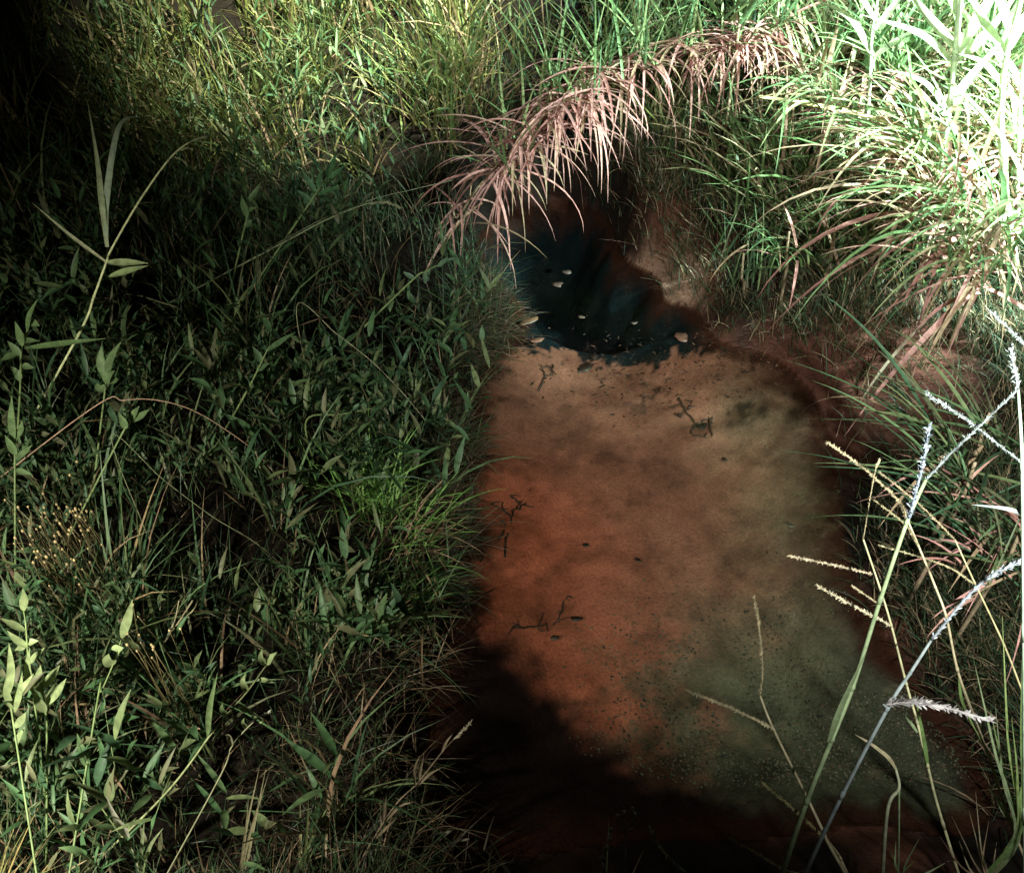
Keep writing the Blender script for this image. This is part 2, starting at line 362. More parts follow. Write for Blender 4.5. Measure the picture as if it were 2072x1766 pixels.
HOLLOW = [(onz(px, py, .2)[:2], r) for px, py, r in [(560, 1130, .17), (470, 1075, .15), (370, 1170, .13), (600, 1450, .22), (700, 1570, .2), (560, 1580, .14), (790, 1400, .15),
    (450, 1290, .13), (830, 560, .2), (890, 430, .26), (780, 330, .32), (650, 250, .3), (400, 250, .34), (120, 340, .36), (60, 560, .2), (330, 600, .13), (860, 880, .09), (620, 930, .12),
    (20, 1190, .1), (240, 1140, .1), (300, 690, .12), (480, 640, .13), (700, 700, .12), (120, 900, .12), (420, 900, .12), (800, 1680, .22), (640, 1690, .15), (770, 1075, .15), (840, 1180, .12)]]
def open_ground(x, y):
    k = np.ones(len(x), bool); wob = (fnoise(x, y, .18, 81) - .5) * .22
    for c, r in HOLLOW: k &= np.hypot(x - c[0], y - c[1]) + wob > r
    return k | (rng.random(len(x)) < .035)
clumpy = lambda x, y, sc, sd, th: fnoise(x, y, sc, sd) + rng.normal(0, .05, len(x)) > th
tufts('grass_carpet', scatter(640, .5, 4.0, -4, .4, lambda x, y, d: left(x, y, d) & open_ground(x, y) & clumpy(x, y, .38, 33, .50)), 15, (.06, .22), (.002, .0045), GREEN * .7, .12, .04, (.05, .7), (.1, 1.0))
lush = lambda x, y, d: left(x, y, d) & (d > .07) & open_ground(x, y)
sprigs('undergrowth', scatter(430, .8, 4.0, -4, .4, lambda x, y, d: lush(x, y, d) & clumpy(x, y, .42, 50, .50)), (.18, .46), (.05, .115), (.011, .021), GREEN * 1.25, 7)
sprigs('fine_undergrowth', scatter(380, .8, 4.0, -4, .4, lambda x, y, d: lush(x, y, d) & clumpy(x, y, .42, 54, .50)), (.14, .36), (.022, .05), (.007, .012), GREEN * 1.15, 12)
tufts('wide_grass', scatter(260, .8, 4.0, -4, .4, lambda x, y, d: lush(x, y, d) & clumpy(x, y, .42, 58, .50)), 8, (.16, .42), (.005, .010), GREEN * 1.3, .12, .02, (.02, .6), (.1, 1.6))
tufts('low_growth', scatter(420, .55, 3.4, -4, .3, lambda x, y, d: (d > .05) & ~open_ground(x, y)), 10, (.04, .12), (.002, .004), np.concatenate([GREEN * .5, TAN * .2, TAN * .3]), .05, .05, (.3, 1.4), (.1, 1.2))
sprigs('near_undergrowth', scatter(75, .62, 1.35, -2, -.32, lambda x, y, d: (d > .15) & open_ground(x, y)), (.14, .34), (.035, .08), (.008, .014), GREEN * 1.5, 7)
tufts('near_grass', scatter(110, .5, 1.3, -2, -.36, lambda x, y, d: (d > .1) & open_ground(x, y)), 13, (.08, .2), (.002, .004), GREEN, .15, .04)
straws('dry_grass', scatter(170, .8, 4.2, -4, .4, lambda x, y, d: left(x, y, d) & open_ground(x, y)), (.2, .5), np.concatenate([TAN * .8, GREEN * 1.2, GREEN]), .003)
tufts('hollow_grass', scatter(420, 2.6, 4.3, -4, .2, lambda x, y, d: (d > .1) & (open_ground(x, y) | (rng.random(len(x)) < .15)) & np.all([np.hypot(x - c[0], y - c[1]) > r for c, r in GAP], 0)), 14, (.12, .3), (.003, .006), GREEN * .7, .15, .05, (.05, .8), (.2, 1.2))
tufts('far_grass', scatter(1700, 3.7, 6.8, -4, 4, lambda x, y, d: far(x, y, d) & clumpy(x, y, .5, 70, .44)), 15, (.18, .46), (.006, .014), np.array([[.12, .15, .045], [.16, .17, .05], [.09, .13, .04], [.20, .18, .07], [.07, .11, .04]]), .2, .06, bias=-1.5)
tufts('tall_grass', scatter(1300, 2.9, 5.6, .55, 4, lambda x, y, d: (d > .3) & (x > .75 + .25 * (4 - y))), 12, (.2, .5), (.008, .017), np.array([[.11, .18, .06], [.15, .22, .08], [.09, .14, .05], [.2, .2, .09]]), .25, .06, (.05, .8), (.2, 1.4), bias=3.4)
sprigs('far_undergrowth', scatter(900, 3.8, 6.5, -4, 1.2, far), (.2, .5), (.06, .13), (.008, .016), GREEN)
tufts('bank_grass', scatter(4200, .6, 4.4, .3, 2.7, lambda x, y, d: rightb(x, y, d) & (np.hypot((x - .53) / 1.2, (y - 3.08) / 1.4) > .15) & ((np.hypot(x - SL[0], y - SL[1]) > .40) & (np.hypot(x - SL2[0], (y - SL2[1]) * .5) > .17) | (rng.random(len(x)) < .12))), 13, (.05, .19), (.002, .0045), GREEN * .6, .3, .05, bias=3.6)
tufts('shore_grass', scatter(330, .55, 3.6, -1.2, .5, lambda x, y, d: (d < .16) & (x < .45) & open_ground(x, y) & ~((y < 1.05) & (x > -.2))), 12, (.06, .20), (.0018, .0035), np.concatenate([GREEN * .8, TAN * .35, TAN * .5]), .1, .03, (.4, 1.5), (.2, 1.2), bias=-.3)
straws('shore_roots', scatter(360, .9, 3.6, -1.2, .6, lambda x, y, d: (d < .14) & (y > 1.25 + .2 * rng.random(len(x)))), (.08, .22), np.array([[.14, .07, .045], [.2, .11, .08], [.08, .06, .03]]), .002)

def gravel():
    g = Geo(); n = 4200
    x = rng.uniform(.1, 1.1, n * 4); y = rng.uniform(.9, 1.75, n * 4); d = gd(x, y)
    k = (d < -.04) & (y > 1.02 + .35 * np.maximum(0, .45 - x)) & (rng.random(n * 4) < ss(1.75, 1.2, y) * ss(.1, .6, x) * (vnoise(x, y, .12, 60) > .35)); x, y = x[k][:n], y[k][:n]
    a = (1 + 5 ** .5) / 2; iv = np.array([[-1, a, 0], [1, a, 0], [-1, -a, 0], [1, -a, 0], [0, -1, a], [0, 1, a], [0, -1, -a], [0, 1, -a], [a, 0, -1], [a, 0, 1], [-a, 0, -1], [-a, 0, 1]]) / 1.9
    it = np.array([[0, 11, 5], [0, 5, 1], [0, 1, 7], [0, 7, 10], [0, 10, 11], [1, 5, 9], [5, 11, 4], [11, 10, 2], [10, 7, 6], [7, 1, 8], [3, 9, 4], [3, 4, 2], [3, 2, 6], [3, 6, 8], [3, 8, 9], [4, 9, 5], [2, 4, 11], [6, 2, 10], [8, 6, 7], [9, 8, 1]])
    n = len(x); r = rng.uniform(.001, .0032, n)[:, None, None] * (1 + .5 * (rng.random((n, 1, 3)))); r[..., 2] *= .6
    V = iv[None] * r * (1 + rng.uniform(-.2, .2, (n, 12, 1))) + np.stack([x, y, gh(x, y) + .001], -1)[:, None]
    pal = np.array([[.11, .13, .085], [.14, .15, .105], [.05, .065, .045], [.13, .10, .07], [.17, .165, .12]])
    g.add(V.reshape(-1, 3), t=(np.arange(n)[:, None, None] * 12 + it[None]).reshape(-1, 3), c=np.repeat(pick(pal, n), 12, 0))
    o = g.build('gravel', GROUND); o['kind'] = 'stuff'
gravel()

# ------------------------------------------------------------------ single plants
def thing(name, label, cat, loc, group=None):
    o = bpy.data.objects.new(name, None); COL.objects.link(o); o.location = tuple(float(c) for c in loc)
    o.empty_display_size = .05; o['label'] = label; o['category'] = cat
    if group: o['group'] = group
    return o
def tag(o, label, cat, group=None):
    o['label'] = label; o['category'] = cat
    if group: o['group'] = group
    return o
def trace(px, Y0, Y1):
    n = len(px); return [at(p[0], p[1], Y0 + (Y1 - Y0) * i / max(1, n - 1)) for i, p in enumerate(px)]
def spike_geo(path, w, col, n=70):
    """a seed spike: thin axis with small overlapping spikelets on both sides"""
    g = Geo(); L = np.linalg.norm(np.diff(path, axis=0), axis=1).sum()
    tube(g, path, w * .17, w * .12, col)
    n = max(10, int(L / (w * .30))) * 6
    s = np.linspace(0, len(path) - 1.01, n); i = s.astype(int); f = (s - i)[:, None]
    b = path[i] * (1 - f) + path[i + 1] * f; T = path[np.minimum(i + 1, len(path) - 1)] - path[i]; T /= np.linalg.norm(T, axis=1)[:, None] + 1e-9
    az = np.arctan2(T[:, 1], T[:, 0]); lean = np.arccos(np.clip(T[:, 2], -1, 1))
    blades(g, b, az + rng.normal(0, .6, n), lean + rng.normal(0, .45, n), rng.uniform(-.2, .4, n), w * rng.uniform(.45, 1.05, n), w * rng.uniform(.14, .30, n),
           np.asarray(col) * rng.uniform(.75, 1.2, (n, 1)), 3, 'bud', rng.uniform(-1.5, 1.5, n))
    return g
def leaf_geo(path, w, col, prof='grass', twist=.4):
    """blade following a path, folded along its midrib"""
    g = Geo(); p = smooth_path(path, 6); n = len(p); s = np.linspace(0, 1, n)
    T = np.gradient(p, axis=0); T /= np.linalg.norm(T, axis=1)[:, None] + 1e-9
    view = np.array([0, 0, CAM_Z]) - p; view /= np.linalg.norm(view, axis=1)[:, None]
    up = np.array([0.1, -.35, .93]); N = view * .5 + up * .7 ; side = np.cross(T, N); side /= np.linalg.norm(side, axis=1)[:, None] + 1e-9
    nn = np.cross(side, T)
    prf = (np.clip(1 - s ** 2.2, .04, 1) * (.55 + .45 * np.minimum(1, s * 3))) if prof == 'grass' else np.maximum(np.sin(np.pi * (.03 + .97 * s) ** .75), .05)
    h = (prf * w / 2)[:, None]
    V = np.stack([p + side * h + nn * h * twist, p, p - side * h + nn * h * twist], 1).reshape(-1, 3)
    i = (np.arange(n - 1) * 3)[:, None]
    q = np.concatenate([np.concatenate([i + m, i + m + 1, i + m + 4, i + m + 3], 1) for m in (0, 1)])
    g.add(V, q=q, c=col); return g
def plant(name, label, cat, stem_px, Y, w_px, col, parts=(), group=None, root=True, joints=True):
    """stem traced on the photo; parts = list of (name, px, width_px, colour, kind)"""
    if group and group.endswith('near left bank'): Y = (Y[0] - .13, Y[1] - .13)
    Y0, Y1 = Y; pts = trace(stem_px, Y0, Y1); b = pts[0].copy()
    gz = float(gh(b[0], b[1]))
    e = b - pts[1]; k = min((b[2] - gz) / max(-e[2], 1e-6), 2.0 / max(1e-6, np.linalg.norm(e) / .25)) if e[2] < -1e-4 else 0
    foot = np.array([b[0] + e[0] * k, b[1] + e[1] * k - .015, 0]); foot[2] = float(gh(foot[0], foot[1])) - .01
    if root and b[2] > gz + .01: pts = [foot] + pts
    t = thing(name, label, cat, pts[0], group)
    w_px = w_px * (.66 if stem_px[0][0] < 1000 else .88)
    path = smooth_path(pts, 8); g = Geo(); r0 = pxr(pts[1], w_px); r1 = r0 * .55
    rs = np.linspace(r0, r1, len(path))
    tube(g, path, r0, r1, col, rs=rs)
    if joints:
        for k in range(8, len(path) - 4, 8):
            a = path[k] - (path[k] - path[k - 1]) * .5; c = path[k] + (path[k + 1] - path[k]) * .5
            tube(g, np.array([a, path[k], c]), 0, 0, np.asarray(col) * .8, rs=[rs[k] * .9, rs[k] * 1.35, rs[k] * .9])
    g.build('stem', STEM, t)
    allY = (Y0, Y1)
    ys = [p[1] for p in stem_px]
    for (pn, px, wpx, pc, kind) in parts:
        # depth of a part: that of the stem at the joint
        jd = [math.hypot(px[0][0] - q[0], px[0][1] - q[1]) for q in stem_px]; 
        best, bt = 1e9, 0
        for k in range(len(stem_px) - 1):
            a = np.array(stem_px[k], float); e = np.array(stem_px[k + 1], float) - a
            u = np.clip(((np.array(px[0]) - a) @ e) / (e @ e + 1e-9), 0, 1); dd = np.linalg.norm(a + u * e - np.array(px[0]))
            if dd < best: best, bt = dd, (k + u) / (len(stem_px) - 1)
        yj = Y0 + (Y1 - Y0) * bt; plen = sum(math.dist(px[k], px[k + 1]) for k in range(len(px) - 1)); dy = random.uniform(-.35, .5) * plen * yj * 1.25 / FPX
        p = trace(px, yj, yj + dy); p = np.array(p)
        if kind == 'spike': spike_geo(smooth_path(p, 10), 2 * pxr(p[0], wpx * (.8 if wpx < 14 else .88)), pc).build(pn, STEM, t)
        elif kind == 'leaf': leaf_geo(p, 2 * pxr(p[0], wpx), pc, 'leaf').build(pn, LEAF, t)
        elif kind == 'blade': leaf_geo(p, 2 * pxr(p[0], wpx), pc, 'grass').build(pn, LEAF, t)
        elif kind == 'twig':
            g = Geo(); tube(g, smooth_path(p, 8), pxr(p[0], wpx), pxr(p[0], wpx) * .5, pc); g.build(pn, STEM, t)
    return t

FROST = (.27, .295, .285); STRAW = (.50, .41, .25); SG = (.28, .34, .18); PALEG = (.20, .30, .10); TW = (.30, .22, .14)
FG = 'flowering grass stalks in the right foreground'
plant('grass_stalk', 'tallest pale green stalk crossing the lower right, topped by crossed fuzzy white spikes', 'grass stalk',
      [(1583, 1766), (1632, 1619), (1682, 1495), (1724, 1390), (1780, 1213), (1834, 1056), (1872, 971)], (.60, .86), 13, SG,
      [('seed_spike', [(1872, 971), (1920, 920), (1977, 866), (2055, 792)], 13, FROST, 'spike'),
       ('seed_spike', [(1977, 866), (1930, 832), (1872, 796)], 12, FROST, 'spike'), ('seed_spike', [(1977, 866), (2067, 936)], 9, FROST, 'spike'),
       ('seed_spike', [(1838, 1052), (1865, 944), (1880, 862)], 17, (.34, .38, .43), 'spike'),
       ('leaf', [(1676, 1500), (1700, 1430), (1752, 1318)], 14, SG, 'blade')], FG)
plant('grass_stalk', 'bluish white stalk leaning right, with a thick furry spike hanging to its right', 'grass stalk',
      [(1629, 1766), (1703, 1608), (1795, 1432), (1840, 1362), (1883, 1295)], (.58, .76), 11, (.27, .30, .295),
      [('seed_spike', [(1883, 1295), (1978, 1185), (2090, 1120)], 17, (.36, .38, .41), 'spike'),
       ('seed_spike', [(1791, 1425), (1840, 1420), (1900, 1428), (2003, 1457)], 22, (.36, .32, .31), 'spike'),
       ('bract', [(1795, 1432), (1786, 1424)], 7, FROST, 'twig')], FG)
plant('grass_stalk', 'lone straw coloured stalk bent upright at a joint, farthest left of the foreground spikes', 'grass stalk',
      [(1710, 1766), (1664, 1679), (1632, 1612), (1564, 1474), (1537, 1407)], (.60, .78), 9, STRAW,
      [('seed_spike', [(1537, 1407), (1542, 1354), (1535, 1266), (1525, 1206)], 8, STRAW, 'spike'),
       ('seed_spike', [(1564, 1474), (1488, 1436), (1389, 1397)], 10, STRAW, 'spike')], FG)
plant('grass_stalk', 'slim yellowish stalk with a bare forked tip above the silvery fuzzy spike', 'grass stalk',
      [(2050, 1680), (2006, 1548), (1967, 1443), (1936, 1354), (1914, 1249), (1892, 1188), (1857, 1103), (1834, 1049)], (.72, .95), 7, STRAW,
      [('seed_spike', [(1834, 1049), (1818, 1014), (1752, 952), (1674, 895)], 9, STRAW, 'spike'),
       ('seed_spike', [(1857, 1103), (1830, 1060), (1760, 1006)], 6, (.42, .36, .2), 'spike'),
       ('leaf', [(1936, 1354), (1946, 1420), (1985, 1500)], 9, PALEG, 'blade')], FG)
plant('grass_stalk', 'thin zigzag stalk over the pool edge with two tan spikes pointing left', 'grass stalk',
      [(1907, 1665), (1876, 1548), (1855, 1460), (1833, 1383), (1802, 1263), (1779, 1188), (1746, 1091)], (.68, .90), 7, (.46, .42, .24),
      [('seed_spike', [(1746, 1091), (1768, 963), (1779, 930)], 5, STRAW, 'spike'),
       ('seed_spike', [(1764, 1161), (1682, 1142), (1595, 1124)], 8, (.55, .44, .30), 'spike'),
       ('seed_spike', [(1802, 1265), (1724, 1224), (1654, 1185)], 11, (.58, .50, .34), 'spike'),
       ('seed_spike', [(1775, 1220), (1724, 1185)], 6, STRAW, 'spike'),
       ('leaf', [(1855, 1481), (1840, 1460), (1821, 1439)], 7, SG, 'blade'),
       ('leaf', [(1876, 1548), (1866, 1490), (1850, 1400)], 11, PALEG, 'blade')], FG)
plant('grass_stalk', 'long thin stalk with a bent tip slanting to the right frame edge', 'grass stalk',
      [(2100, 1480), (2071, 1407), (2031, 1305), (1971, 1178), (1931, 1091)], (.80, .98), 6, (.5, .42, .22),
      [('seed_spike', [(1931, 1091), (1857, 1018), (1779, 955)], 6, STRAW, 'spike'),
       ('seed_spike', [(1970, 1181), (1907, 1142), (1779, 1103)], 6, (.42, .36, .2), 'spike')], FG)
plant('grass_stalk', 'pale stem along the right frame edge with a furry white tip', 'grass stalk',
      [(2072, 1650), (2070, 1280), (2067, 944), (2059, 788)], (.62, .80), 9, (.40, .50, .36),
      [('seed_spike', [(2059, 788), (2043, 703)], 18, FROST, 'spike'), ('leaf', [(2069, 1040), (2032, 1029), (1966, 1021)], 10, FROST, 'blade')], FG)
plant('grass_stalk', 'white spike cut by the frame above the furry tip at right', 'grass stalk',
      [(2160, 1500), (2150, 1000), (2120, 740)], (.66, .78), 8, FROST, [('seed_spike', [(2120, 740), (2071, 695), (2003, 630)], 11, FROST, 'spike')], FG)
plant('grass_stalk', 'short straw spike beside the foot of the thick green stalk', 'grass stalk',
      [(1730, 1800), (1700, 1735), (1675, 1700)], (.58, .66), 8, STRAW, [('seed_spike', [(1675, 1700), (1618, 1647), (1544, 1584)], 9, (.46, .40, .20), 'spike')], FG)
plant('grass_stalk', 'pale straw spike low at the bottom edge left of the thick stalk', 'grass stalk',
      [(1640, 1800), (1583, 1756)], (.58, .62), 7, STRAW, [('seed_spike', [(1583, 1756), (1530, 1725), (1475, 1693)], 8, STRAW, 'spike')], FG)
plant('grass_stalk', 'thick white blunt spike rising from the bottom edge by the dried flower head', 'grass stalk',
      [(1420, 1800), (1383, 1766)], (.58, .60), 9, FROST, [('seed_spike', [(1383, 1766), (1334, 1710), (1315, 1669)], 11, (.66, .66, .58), 'spike')], FG)
plant('bent_leaf', 'curled withered grass leaf drooping between the stalks at lower right', 'leaf',
      [(1784, 1790), (1795, 1637), (1818, 1594), (1812, 1555)], (.62, .70), 10, (.34, .34, .22),
      [('tip', [(1812, 1555), (1795, 1531), (1759, 1503), (1729, 1485)], 9, STRAW, 'blade'), ('side_shoot', [(1818, 1594), (1818, 1680), (1817, 1790)], 5, SG, 'twig')], joints=False)
def tuft_thing(name, label, base_px, Y, tips, w_px, col, group=None, cat='grass tuft', kind='grass', dY=.12):
    b = at(base_px[0], base_px[1], Y); gz = float(gh(b[0], b[1])); root = np.array([b[0], b[1], min(b[2], gz)])
    t = thing(name, label, cat, root, group)
    for k, tp in enumerate(tips):
        tx, ty = tp[:2]; Yt = Y + random.uniform(-dY * .3, dY)
        mid = ((base_px[0] * .55 + tx * .45) + (tp[2] if len(tp) > 2 else random.uniform(-8, 8)), base_px[1] * .55 + ty * .45)
        p = [at(base_px[0] + random.uniform(-8, 8), base_px[1], Y), at(*mid, Y * .5 + Yt * .5), at(tx, ty, Yt)]
        if b[2] > gz + .02: p = [np.array([b[0] + random.uniform(-.01, .01), b[1], gz - .01])] + p
        c = col[k % len(col)]
        leaf_geo(p, 2 * pxr(p[-1], w_px), c, kind).build('blade', LEAF, t)
    return t
tuft_thing('grass_tuft', 'bright green tuft of stiff blades at the lower right frame edge', (2052, 1700), .70,
           [(2003, 1436), (2013, 1425), (2027, 1245), (2069, 1190), (1967, 1324), (2046, 1450), (2090, 1500), (1985, 1560)], 12, [PALEG, SG, (.3, .38, .14)])
tuft_thing('grass_tuft', 'tangle of thin dry twiggy blades in the bottom right corner', (1990, 1800), .66,
           [(1925, 1650), (1960, 1640), (2000, 1660), (2016, 1700), (1940, 1700), (1900, 1690), (2040, 1720), (1973, 1600)], 6, [TW, STRAW, (.32, .2, .13)])
tuft_thing('grass_tuft', 'three upright short blades at the bottom edge between two stalks', (1815, 1790), .62,
           [(1812, 1700), (1800, 1720), (1862, 1690), (1850, 1740), (1920, 1740)], 7, [SG, PALEG])

# dried flower head and buds
def knob(g, c, r, col):
    a = np.linspace(0, np.pi, 5); tube(g, np.stack([np.full(5, c[0]), np.full(5, c[1]), c[2] - r * 1.3 * np.cos(a)], -1), 0, 0, col, rs=np.maximum(np.sin(a), .05) * r, ns=7)
t_px = [(1264, 1800), (1265, 1730), (1266, 1684)]
fh = plant('dried_flower', 'grey dried flower head with a ring of small knobs at the bottom edge', 'dried flower', t_px, (.58, .64), 5, (.50, .47, .42),
           [('flower_stalk', [(1266, 1684), (1254, 1668), (1250, 1653)], 4, (.50, .47, .42), 'twig'), ('flower_stalk', [(1266, 1684), (1262, 1664), (1262, 1646)], 4, (.50, .47, .42), 'twig'),
            ('flower_stalk', [(1266, 1684), (1280, 1660), (1279, 1638)], 4, (.50, .47, .42), 'twig'), ('flower_stalk', [(1266, 1684), (1284, 1668), (1283, 1650)], 4, (.50, .47, .42), 'twig')], joints=False)
for (x, y) in [(1250, 1650), (1262, 1644), (1279, 1636), (1284, 1648)]:
    g = Geo(); p = at(x, y, .645); knob(g, p, pxr(p, 11), (.52, .49, .44)); g.build('bud', STEM, fh)
fb = plant('dried_flower', 'knobbly dried bud spike just left of the ringed flower head', 'dried flower', [(1226, 1800), (1222, 1760), (1218, 1737), (1232, 1695), (1237, 1676)], (.58, .65), 5, (.46, .44, .4), joints=False)
for k, (x, y) in enumerate([(1218, 1736), (1224, 1716), (1232, 1697), (1236, 1678)]):
    g = Geo(); p = at(x, y, .605 + .012 * k); knob(g, p, pxr(p, 14 - k * 2), (.56, .54, .48)); g.build('bud', STEM, fb)

# left side plants
GL = (.24, .30, .14); GD2 = (.14, .20, .085)
plant('seed_grass', 'tall grass with a drooping seed head and a straw leaf pointing left, upper left', 'grass plant',
      [(160, 675), (190, 600), (215, 531), (225, 505), (280, 410), (340, 325), (380, 290), (415, 277)], (1.90, 2.05), 8, (.62, .66, .36),
      [('leaf', [(217, 500), (205, 400), (197, 325), (177, 205)], 13, (.42, .5, .28), 'blade'),
       ('leaf', [(215, 480), (215, 415), (230, 300), (250, 245), (295, 237)], 14, (.42, .52, .36), 'blade'),
       ('leaf', [(215, 531), (140, 475), (65, 411)], 8, (.62, .64, .40), 'blade'),
       ('leaf', [(215, 531), (260, 532), (300, 533)], 15, (.40, .48, .24), 'leaf'), ('leaf', [(220, 560), (262, 548), (300, 538)], 14, (.34, .44, .20), 'leaf'),
       ('spikelet', [(365, 305), (378, 300), (390, 303)], 7, (.4, .44, .25), 'spike'), ('spikelet', [(352, 318), (368, 324), (378, 334)], 7, (.4, .44, .25), 'spike'),
       ('spikelet', [(380, 290), (400, 280), (418, 277)], 9, (.42, .46, .28), 'spike')])
plant('slender_grass', 'thin brown stem arching over the left bank and forked at its drooping tip', 'grass stem',
      [(180, 830), (250, 810), (320, 810), (400, 835), (500, 900), (545, 945), (570, 975)], (1.62, 1.75), 4, (.40, .26, .18),
      [('spikelet', [(515, 910), (522, 928), (526, 945)], 6, (.30, .26, .18), 'spike'), ('spikelet', [(545, 945), (560, 960), (572, 978)], 7, (.30, .26, .18), 'spike')], joints=False)
plant('slender_grass', 'long bare stem slanting down toward the left edge of the pool', 'grass stem',
      [(600, 620), (680, 675), (750, 730), (810, 790), (860, 850)], (2.2, 2.0), 4, (.24, .24, .14), joints=False)
plant('slender_grass', 'wiry seed stem reaching right below the hanging pink reeds', 'grass stem',
      [(575, 490), (660, 445), (740, 413), (775, 410), (810, 420)], (2.75, 2.95), 6, (.20, .24, .13), [('spikelet', [(745, 412), (780, 410), (810, 420)], 9, (.26, .27, .16), 'spike')], joints=False)
plant('slender_grass', 'faint straight seed stem running up to the reed ends', 'grass stem',
      [(640, 450), (750, 405), (830, 385), (915, 365)], (2.9, 3.1), 4, (.2, .22, .13), joints=False)
plant('slender_grass', 'thin stem sloping down across the middle of the left bank', 'grass stem',
      [(225, 885), (330, 970), (430, 1045), (520, 1100), (600, 1170)], (1.5, 1.45), 3, (.2, .22, .12), joints=False)
plant('slender_grass', 'long dry brown stem slanting up to the right above the leafy shoots', 'grass stem',
      [(115, 1504), (200, 1419), (280, 1359), (340, 1289), (390, 1214)], (1.02, 1.22), 9, (.30, .27, .16),
      [('side_twig', [(340, 1289), (355, 1250), (362, 1215)], 5, (.28, .25, .15), 'twig'), ('side_twig', [(370, 1250), (390, 1235), (400, 1216)], 4, (.28, .25, .15), 'twig')], joints=False)
plant('leafy_sprig', 'sprig of paired pointed leaves standing out against the dark water edge', 'plant',
      [(330, 1610), (435, 1474), (500, 1399), (540, 1344)], (.92, 1.12), 8, (.24, .27, .13),
      [('leaf', [(535, 1344), (528, 1330), (530, 1312)], 13, GL, 'leaf'), ('leaf', [(540, 1344), (548, 1330), (560, 1319)], 14, GL, 'leaf'),
       ('leaf', [(500, 1399), (492, 1380), (497, 1361)], 13, GL, 'leaf'), ('leaf', [(522, 1374), (536, 1376), (556, 1381)], 10, GL, 'leaf'),
       ('leaf', [(460, 1449), (450, 1435), (452, 1418)], 12, GD2, 'leaf'), ('leaf', [(482, 1431), (497, 1436), (515, 1441)], 11, GL, 'leaf'),
       ('leaf', [(420, 1490), (425, 1430), (440, 1360)], 12, GD2, 'leaf')], 'leafy shoots on the near left bank', joints=False)
plant('leafy_sprig', 'small budding sprig with a white tip just below the paired leaf sprig', 'plant',
      [(440, 1580), (470, 1508), (520, 1453), (543, 1441)], (.90, 1.0), 6, (.24, .24, .14),
      [('leaf', [(500, 1475), (492, 1462), (494, 1452)], 9, GL, 'leaf'), ('leaf', [(470, 1508), (462, 1490), (455, 1486)], 10, (.4, .4, .26), 'leaf'), ('leaf', [(520, 1453), (512, 1450), (508, 1445)], 8, GL, 'leaf'),
       ('leaf', [(525, 1450), (530, 1458), (524, 1462)], 8, GL, 'leaf'), ('bud', [(535, 1444), (545, 1440)], 10, (.5, .5, .38), 'spike')], 'leafy shoots on the near left bank', joints=False)
def shoot(label, stem, Y, leaves, wl=22, col=GL, group='leafy shoots on the near left bank'):
    plant('leafy_shoot', label, 'plant', stem, Y, 7, (.17, .24, .09), [('leaf', [b, ((b[0] + t[0]) / 2 + random.uniform(-6, 6), (b[1] + t[1]) / 2), t], wl * .72 * random.uniform(.85, 1.15), np.array(col) * random.uniform(.85, 1.15), 'leaf') for b, t in leaves], group, joints=False)
shoot('pale shoot with round tipped top leaf at the left frame edge', [(70, 1420), (58, 1340), (52, 1262), (46, 1225)], (1.05, 1.15),
      [((46, 1235), (46, 1190)), ((50, 1275), (0, 1250)), ((55, 1300), (78, 1296)), ((58, 1310), (14, 1275)), ((60, 1340), (90, 1310)), ((66, 1400), (60, 1310)), ((52, 1300), (30, 1315))])
shoot('leafy shoot with two broad leaves spreading right like a V', [(95, 1480), (90, 1430), (86, 1385), (84, 1350)], (1.0, 1.08),
      [((88, 1388), (121, 1345)), ((92, 1425), (134, 1372)), ((86, 1385), (82, 1345)), ((86, 1400), (60, 1350)), ((92, 1440), (70, 1395))], 24)
shoot('low shoot with long pale leaves in the lower left corner', [(30, 1480), (24, 1440), (20, 1400)], (.96, 1.02),
      [((24, 1432), (12, 1370)), ((26, 1432), (68, 1362)), ((20, 1400), (18, 1300)), ((30, 1440), (45, 1360)), ((30, 1470), (52, 1440)), ((22, 1520), (50, 1470))], 22)
shoot('upright stem with one broad glossy leaf at its tip', [(195, 1430), (205, 1399), (228, 1345), (245, 1294)], (1.05, 1.15), [((246, 1290), (268, 1212)), ((228, 1345), (220, 1322)), ((236, 1318), (250, 1310))], 30)
shoot('bamboo like shoot with crowded narrow leaves at the left edge', [(40, 800), (42, 720), (48, 690), (72, 610)], (1.75, 1.85),
      [((55, 670), (77, 604)), ((45, 700), (30, 650)), ((60, 650), (80, 660)), ((46, 690), (80, 690)), ((40, 715), (0, 730)), ((50, 705), (215, 685)), ((44, 740), (70, 745)), ((40, 770), (20, 740)), ((42, 720), (15, 690))], 20, (.14, .22, .09), 'leafy shoots on the left bank')
shoot('narrow leaved shoot low at the left edge above the yellow flowers', [(30, 960), (30, 900), (25, 860)], (1.5, 1.58),
      [((28, 895), (24, 800)), ((30, 930), (65, 900)), ((30, 950), (66, 960)), ((32, 920), (10, 880)), ((30, 890), (45, 850))], 20, (.15, .23, .10), 'leafy shoots on the left bank')
shoot('shoot with a forked pair of leaves in the middle of the left bank', [(235, 900), (258, 860), (265, 850)], (1.6, 1.66), [((265, 850), (282, 822)), ((267, 852), (302, 828)), ((255, 868), (240, 835))], 18, (.15, .23, .10), 'leafy shoots on the left bank')
shoot('shoot with two oval leaves beside the arching brown stem', [(205, 850), (212, 790), (215, 750)], (1.72, 1.8), [((215, 760), (246, 690)), ((214, 770), (240, 768)), ((212, 765), (205, 700)), ((212, 790), (196, 775)), ((214, 775), (232, 750))], 24, (.15, .23, .10), 'leafy shoots on the left bank')
